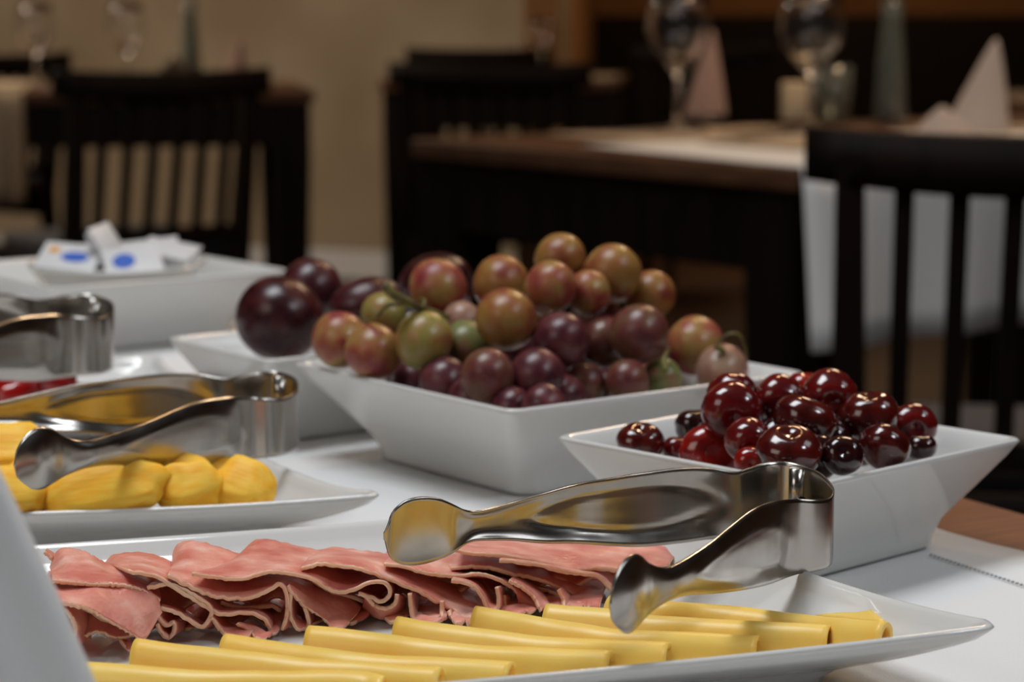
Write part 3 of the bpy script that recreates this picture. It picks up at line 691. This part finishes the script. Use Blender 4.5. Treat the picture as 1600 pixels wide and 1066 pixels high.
fold('ham_fold', h, [(230,920),(262,914),(290,924),(318,940),(330,952),(328,966),(315,980),(300,972),(275,958),(250,950)], [(242,912),(272,908),(302,918),(330,935),(345,950),(343,966),(330,980),(312,972),(288,955),(262,946)], dyl=.022, dyr=.015, seed=8, nu=60, nv=12)
fold('ham_fold', h, [(243,955),(252,972),(262,978),(270,972),(272,985),(264,997),(252,990),(245,975)], [(262,945),(274,960),(284,965),(292,962),(294,974),(284,984),(272,978),(264,965)], dyl=.02, dyr=.02, seed=9, nu=40, nv=10)
fold('ham_fold', h, [(330,965),(345,985),(362,1000),(385,1000)], [(345,955),(362,972),(380,985),(400,985)], dyl=.02, dyr=.015, seed=10, nu=40, nv=10)
h = ham('', [(82,908),(110,911),(150,914),(190,915),(225,925),(250,940)], [(80,887),(94,861),(125,862),(165,882),(205,893),(245,912)], .05, .03, seed=11)
tag(h, 'ham slice with a torn pointed tip, at the back left by the platter rim', 'ham', HG)
fold('torn_tip', h, [(69,863),(78,870),(88,882)], [(75,862),(84,868),(96,880)], dyl=.012, dyr=.012, y0=.045, seed=12, nu=20, nv=6)
h = ham('', [(67,933),(90,941),(135,952),(172,972),(197,987),(225,1003)], [(75,912),(105,918),(135,914),(195,914),(240,930),(252,958)], .022, .010, y0=-.012, seed=13)
tag(h, 'broad ham flap bending down at the left front, above the first cheese roll', 'ham', HG)
fold('ham_fold', h, [(95,950),(130,952),(165,972),(182,990),(195,1012),(205,1020)], [(110,944),(145,946),(180,965),(195,985),(205,1005),(214,1012)], dyl=.02, dyr=.012, seed=14, nu=40, nv=10)
h = ham('', [(30,925),(60,936),(88,946),(108,960),(118,985),(108,1012)], [(45,900),(75,903),(105,920),(128,942),(140,970),(140,1000)], .03, .01, y0=-.01, seed=15)
tag(h, 'ham slice at the left end, partly hidden by the white napkin', 'ham', HG)
h = ham('', [(470,890),(498,882),(547,887),(577,894),(603,904),(628,914),(655,925),(680,940),(705,953),(722,965),(733,978)],
        [(495,862),(525,858),(560,862),(600,868),(640,878),(670,890),(700,905),(725,920),(745,935),(752,950),(738,978)], .05, .012, seed=16, y0=.002)
tag(h, 'ham slice falling straight down to the front beside the third cheese roll', 'ham', HG)
fold('ham_fold', h, [(640,928),(642,950),(646,968),(662,974),(686,974),(690,955),(690,940)], [(652,922),(654,945),(658,960),(672,966),(696,966),(700,950),(700,935)], dyl=.02, dyr=.02, seed=17, nu=50, nv=10)
fold('ham_fold', h, [(700,955),(704,965),(712,975),(722,975)], [(712,948),(716,958),(724,968),(734,968)], dyl=.02, dyr=.02, seed=18, nu=30, nv=8)
h = ham('', [(600,882),(632,886),(665,896),(697,900),(722,900),(746,897),(771,903),(795,915),(808,930),(811,944),(805,956),(790,950),(787,930)],
        [(615,872),(645,866),(680,866),(710,870),(735,877),(765,887),(790,896),(815,911),(832,930),(842,946),(828,958),(808,953),(800,935)], .05, .02, seed=19, y0=.006)
tag(h, 'ham slice curling over like a wave between the third and fourth cheese rolls', 'ham', HG)
fold('ham_fold', h, [(705,908),(725,911),(742,918),(754,935),(763,953),(776,953),(779,935),(776,918)], [(715,903),(735,905),(752,912),(764,928),(773,945),(786,946),(790,930),(788,914)], dyl=.02, dyr=.02, seed=20, nu=50, nv=10)
h = ham('', [(705,889),(740,886),(775,890),(800,898),(825,902),(852,910),(878,921),(900,933),(912,944),(918,953)],
        [(690,872),(720,866),(760,868),(800,876),(850,884),(890,890),(925,898),(946,912),(938,932),(924,952)], .05, .012, seed=21, y0=.012)
tag(h, 'ham slice with smooth pink top ending above the fifth cheese roll', 'ham', HG)
fold('ham_fold', h, [(795,908),(815,918),(832,932),(845,955)], [(808,903),(830,912),(848,928),(860,948)], dyl=.02, dyr=.015, seed=22, nu=40, nv=10)
fold('ham_fold', h, [(872,922),(879,935),(883,952),(905,952)], [(882,918),(890,930),(895,945),(915,946)], dyl=.02, dyr=.02, seed=23, nu=30, nv=8)
fold('ham_fold', h, [(800,912),(830,918),(860,925),(882,940)], [(810,905),(840,910),(870,918),(892,932)], dyl=.03, dyr=.03, y0=.015, seed=33, nu=30, nv=8)
h = ham('', [(712,860),(740,866),(780,868),(825,876),(860,884),(898,892),(934,889),(968,893),(1010,893),(1045,885)],
        [(718,848),(745,846),(780,847),(820,849),(860,849),(905,850),(950,851),(1000,852),(1040,857),(1056,868)], .045, .030, seed=24, y0=.010)
tag(h, 'pale ham slice lying at the back right beneath the tongs', 'ham', HG)
fold('ham_fold', h, [(780,876),(820,880),(858,888),(898,896),(930,900),(948,915),(962,930)], [(800,872),(840,876),(880,884),(920,890),(950,895),(970,910),(985,925)], dyl=.02, dyr=.02, y0=.006, seed=25, nu=50, nv=10)
h = ham('', [(600,872),(620,862),(650,862),(700,870)], [(610,862),(630,855),(660,856),(700,864)], .02, .02, seed=26, y0=.045, nu=40, nv=10)
tag(h, 'end of a ham slice showing behind the far tongs head', 'ham', HG)

h = ham('', [(60 + 31*k, 962 - 1.9*k + (6 if k % 2 else -6)) for k in range(30)], [(75 + 31*k, 899 - .7*k + (5 if k % 2 else -5)) for k in range(30)], .018, .012, y0=.018, seed=40, nu=260, nv=8)  # added backing sheet, hides the lit platter behind the folds
tag(h, 'rumpled ham sheet added behind the row to close its bright gaps', 'ham', HG)
h = ham('', [(70 + 32*k, 985 - 1.2*k + (8 if k % 2 else -8)) for k in range(28)], [(80 + 32*k, 948 - 1.2*k + (7 if k % 2 else -7)) for k in range(28)], .004, .004, y0=.030, seed=41, nu=260, nv=8)  # added filler low in the row, blocks the view of bright china
tag(h, 'lowest ham sheet, added crumpled on the platter floor to keep the folds dark', 'ham', HG)

h = ham('', [(50,1002),(85,990),(120,1000),(150,988),(185,998),(222,990)], [(50,945),(85,938),(120,944),(150,940),(185,950),(222,950)], .018, .012, y0=-.004, seed=44)  # added filler over the glint on the platter floor
tag(h, 'crumpled ham sheet added under the broad front flap to cover a glint', 'ham', HG)

# ------------------------------------------------------------------ cheese
CG = 'folded cheese slices on the long platter'
def cheese(label, pts, hgt=.0115, seed=0, shrink=1.0):
    """pts: ridge points in the photograph at ridge height; profile is a slice folded over, open towards the viewer"""
    P = catmull([at_z(x, y, .0068 + hgt * (1 if k == 0 else shr)) for k, (x, y, shr) in enumerate(pts)], 50)
    for k, q in enumerate(P): q.z = min(q.z, .0068 + hgt * 1.6)
    d = (P[-1] - P[0]).normalized(); u = Vector((d.y, -d.x, 0)).normalized()      # towards the viewer
    if u.y > 0: u = -u
    h_ = 1.0
    prof = [(.004, -.95), (.0005, -.93), (-.0030, -.80), (-.0042, -.50), (-.0036, -.20), (-.0012, -.03), (.0016, -.03), (.0042, -.20), (.0058, -.50), (.0072, -.78), (.0100, -.92), (.0200, -.94)]
    PR = catmull([Vector((a, b * hgt, 0)) for a, b in prof], 34); rows = []
    for i, c in enumerate(P):
        s = i / (len(P) - 1); r = []
        hh = (c.z - .0068) / hgt; lift = max(0, hh - 1) * hgt; hh = min(hh, 1)
        for j, q in enumerate(PR):
            zz = .0068 + (hgt + q.y) * hh
            p = Vector((c.x, c.y, 0)) + u * (q.x * (1 + .06 * noise.noise(Vector((s * 3, seed, 0))))) ; p.z = max(zz, .0072) + lift
            p.z += .0005 * noise.noise(Vector((s * 6, j * .1, seed)))
            tip = at_z(1572, 977, .029); ye = tip.y + (p.x - tip.x) * math.tan(R(17.5)); dd = (p.y - ye) * .954
            if dd < .034:
                if dd < .011: p.y = ye + .011 / .954; dd = .011
                p.z = max(p.z, .0075 + .0195 * (1 - dd / .036) + .0010)
            r.append(p)
        rows.append(r)
    o = obj('cheese_slice', grid_mesh('cheese_slice', rows), mats=[M['cheese'], M['cheese_edge']])
    md = o.modifiers.new('thick', 'SOLIDIFY'); md.thickness = .0018; md.offset = 0; md.material_offset_rim = 1; md.use_even_offset = True
    return tag(o, label, 'cheese', CG)
cheese('folded cheese slice at the very front, cut by the bottom of the frame', [(110,1036,1),(320,1052,1),(566,1053,.9),(600,1060,.9)], seed=1)
cheese('folded cheese slice nearest the napkin, in front of the broad ham flap', [(213,1002,1),(282,1010,1),(437,1027,1),(539,1036,.95),(690,1046,.8)], .0125, seed=2)
cheese('second folded cheese slice from the left, beside the wide ham loop', [(352,994,1),(404,1002,1),(471,1012,1),(572,1025,1),(800,1038,.8)], .011, seed=3)
cheese('third folded cheese slice from the left', [(482,981,1),(518,985,1),(586,992,1),(661,1003,1),(762,1013,.9),(955,1022,.75)], seed=4)
cheese('fourth folded cheese slice, its left end below the falling ham slice', [(621,967,1),(660,974,1),(735,984,1),(864,999,.95),(1045,1009,.75)], seed=5)
cheese('fifth folded cheese slice with a ragged left end', [(743,951,1),(790,959,1),(850,969,1),(965,987,.95),(1100,993,.85),(1185,998,.7)], seed=6)
cheese('sixth folded cheese slice, crossed by the near tongs head', [(854,946,1),(900,950,1),(958,956,1),(1032,966,.95),(1100,970,.92),(1296,981,1.0)], seed=7)
cheese('farthest folded cheese slice, behind the near tongs head', [(955,933,1),(1000,938,1),(1046,944,1),(1100,947,.9),(1170,955,.85),(1280,967,1.0),(1330,972,1.35),(1385,976,1.62)], .0105, seed=8)
q = [at_z(1230, 968, .0105), at_z(1285, 952, .0135), at_z(1345, 940, .0205), at_z(1386, 974, .0215)]
rows = [[(q[0].lerp(q[1], v)).lerp(q[3].lerp(q[2], v), u_) + Vector((0, 0, .0006 * math.sin(u_ * 5))) for v in [k / 8 for k in range(9)]] for u_ in [k / 12 for k in range(13)]]
o = obj('cheese_slice', grid_mesh('cheese_slice', rows), mats=[M['cheese'], M['cheese_edge']]); md = o.modifiers.new('t', 'SOLIDIFY'); md.thickness = .0014; md.material_offset_rim = 1
tag(o, 'flat corner of a cheese slice lying up the right wall of the platter', 'cheese', CG)

# ------------------------------------------------------------------ tongs
TP = [(600.6,.806,.0482,.0458),(601.8,.806,.0504,.0436),(606,.807,.0537,.0402),(614,.808,.0566,.0374),(630,.810,.0592,.0352),(655,.813,.0600,.0345),(680,.816,.0588,.0353),(705,.820,.0555,.0370),(720,.823,.0530,.0388),
 (738,.826,.0514,.0402),(760,.829,.0512,.0400),(800,.836,.0525,.0383),(850,.842,.0548,.0358),(900,.849,.0567,.034),(950,.853,.058,.0322),(1000,.858,.059,.0306),(1060,.866,.0593,.030),
 (1110,.873,.058,.0300),(1150,.879,.0555,.029),(1170,.886,.0555,.0278),(1195,.893,.0562,.0268),(1225,.895,.0562,.026),(1255,.890,.0555,.026),(1280,.881,.0545,.0258),(1296,.869,.0530,.0255),
 (1301,.858,.052,.0252),(1292,.847,.0515,.0250),(1270,.841,.0525,.0250),(1245,.838,.0535,.0248)]
path = [Vector(((px - 800) / F_PX * math.hypot(Y, .18) * 1.0, Y, 0)) for px, Y, a, b in TP]
hts = [(a, b) for _, _, a, b in TP]
for s, a, b in ((.12,.0555,.0250),(.25,.0560,.0273),(.38,.0540,.0303),(.5,.0518,.0334),(.65,.0503,.0376),(.75,.0502,.0388),(.80,.0515,.0382),(.85,.0546,.0369),(.89,.0580,.0354),(.93,.0597,.0342),(.97,.0590,.0350),(1.0,.0568,.0374),(1.022,.0540,.0398),(1.036,.0508,.0424),(1.042,.0470,.0460)):
    path.append(Vector((.1025 - .0675 * s, .838 - .123 * s, 0))); hts.append((a, b))
NU, NV = 260, 20
FINE = catmull([Vector((p.x, p.y, 0)) for p in path], 3000)
def warp(f):      # denser samples towards the two spoon tips
    a = .06
    if f < a: return a * (f / a) ** 2
    if f > 1 - a: return 1 - a * ((1 - f) / a) ** 2
    return f
SS = [warp(i / (NU - 1)) for i in range(NU)]
C4 = [FINE[min(2999, int(round(q * 2999)))] for q in SS]
# heights resampled along the same arc length
L = [0]
for i in range(len(path) - 1): L.append(L[-1] + (path[i+1] - path[i]).length)
def lerp_h(s):
    i = 0
    while i < len(L) - 2 and s > L[i+1]: i += 1
    t_ = min(1, max(0, (s - L[i]) / (L[i+1] - L[i]))); t_ = t_
    # cubic through neighbours
    def cub(k):
        p1, p2 = hts[i][k], hts[i+1][k]; p0 = hts[max(i-1,0)][k]; p3 = hts[min(i+2,len(hts)-1)][k]
        d1 = L[i+1]-L[i]; d0 = (L[i]-L[i-1]) if i else d1; d2 = (L[i+2]-L[i+1]) if i+2 < len(L) else d1
        m1 = (p2-p0)/(d0+d1)*d1; m2 = (p3-p1)/(d1+d2)*d1
        return p1*(2*t_**3-3*t_**2+1)+m1*(t_**3-2*t_**2+t_)+p2*(-2*t_**3+3*t_**2)+m2*(t_**3-t_**2)
    return cub(0), cub(1)
def sstep(a, b, x): x = min(1, max(0, (x - a) / (b - a))); return x*x*(3 - 2*x)
LT = L[-1]; LOOP0 = L[18]; LOOP1 = L[28]
rows = []
for i in range(NU):
    s = LT * SS[i]; zt, zb = lerp_h(s); c = C4[i]
    tg = (C4[min(i+1, NU-1)] - C4[max(i-1, 0)]).normalized(); nn = Vector((-tg.y, tg.x, 0))
    # distance from the loop along each arm
    if s < LOOP0: da = LOOP0 - s
    elif s > LOOP1: da = s - LOOP1
    else: da = 0
    la = LOOP0 if s < LOOP0 else LT - LOOP1
    arm = sstep(.004, .020, da); head = sstep(la - .045, la - .025, da)
    r = []
    for j in range(NV):
        v = -1 + 2 * j / (NV - 1); z = zt + (zb - zt) * (v + 1) / 2
        g = 1 - abs(v) ** 2.4
        # pressed oval: a raised ridge around an elongated panel on each arm
        ridge = 0
        if 0 < da and not head > .9:
            x = (da - .048) / .040; rr = math.sqrt(x * x + (v / .62) ** 2); ridge = (.0007 if s < LT / 2 else .00025) * math.exp(-((rr - 1) / .13) ** 2) * (1 - head)
        hh_ = min(1, (zt - zb) / .0250)
        dome = .0026 * arm * (1 - head) * (1 - abs(v) ** 3.2) + (.0016 if s < LT / 2 else .0030) * head * (1 - v * v) * hh_ ** 2 + (.0012 * v * head * hh_ if s < LT / 2 else 0)
        r.append(c + nn * (dome + ridge - .0012 * head) + Vector((0, 0, z)))
    rows.append(r)
TM = fix_normals(grid_mesh('tongs_strip', rows)); TM.materials.append(M['steel']); TM.shade_smooth()
LC = Vector((.1065, .8675, 0))
def tongs(label, dx, dy, dz, rz, tilt=(0, 0), s=1.0):
    t = thing('serving_tongs', label, 'tongs', LC + Vector((dx, dy, .026 + dz)), rz, 'steel serving tongs')
    t.rotation_euler = (tilt[0], tilt[1], rz); t.scale = (s, s, s)
    o = bpy.data.objects.new('spring_strip', TM.copy()); C.objects.link(o); o.parent = t; o.location = -LC - Vector((0, 0, .026))
    md = o.modifiers.new('t', 'SOLIDIFY'); md.thickness = .0009; md.offset = 0
    pin = Vector((1243 - 800, 0, 0)) / F_PX * .905; pin.y = .8855
    bm = bmesh.new(); bmesh.ops.create_cone(bm, cap_ends=True, segments=20, radius1=.0030, radius2=.0030, depth=.017)
    bmesh.ops.translate(bm, verts=bm.verts, vec=pin - LC + Vector((0, 0, .021)))
    q = obj('rolled_pin', bm, M['steel'], t); q['label'] = 'small rolled pin inside the bend'
    bm = bmesh.new(); box(bm, pin - LC + Vector((.0010, -.0012, .0175)), (.0050, .0040, .0007)); obj('slot_edge', bm, M['dark'], q if False else t, smooth=False)
    return t
tongs('steel tongs resting across the ham and cheese platter', 0, 0, 0, 0)
tongs('steel tongs lying over the mango platter, spoon end at the left', -.116 - .1065, 1.060 - .8675, .006, R(-3))
tongs('steel tongs at the far left over the red fruit, cut by the frame', -.231 - .1065, 1.215 - .8675, .020, R(4), (0, R(2)), 1.12)

# ------------------------------------------------------------------ napkin at the left front
rows = []; NX = -.185; NY = .585
for i in range(24):
    z = .19 * i / 23; u = z / .19
    half = .092 - .052 * u - .030 * u ** 2
    r = []
    for k in range(72):
        q = 2 * math.pi * k / 72; f = 1 + .018 * math.cos(9 * q + u * 2) + .012 * math.sin(14 * q)
        r.append((NX + half * math.cos(q) * f + .004 * u, NY + (.030 - .012 * u) * math.sin(q) * (1 + .10 * math.cos(9 * q + u * 2)), z + .0005))
    rows.append(r)
tag(obj('folded_napkin', fix_normals(grid_mesh('folded_napkin', rows, close_v=True, cap=True)), M['napkin']), 'white napkin standing at the left front corner, out of focus', 'napkin')
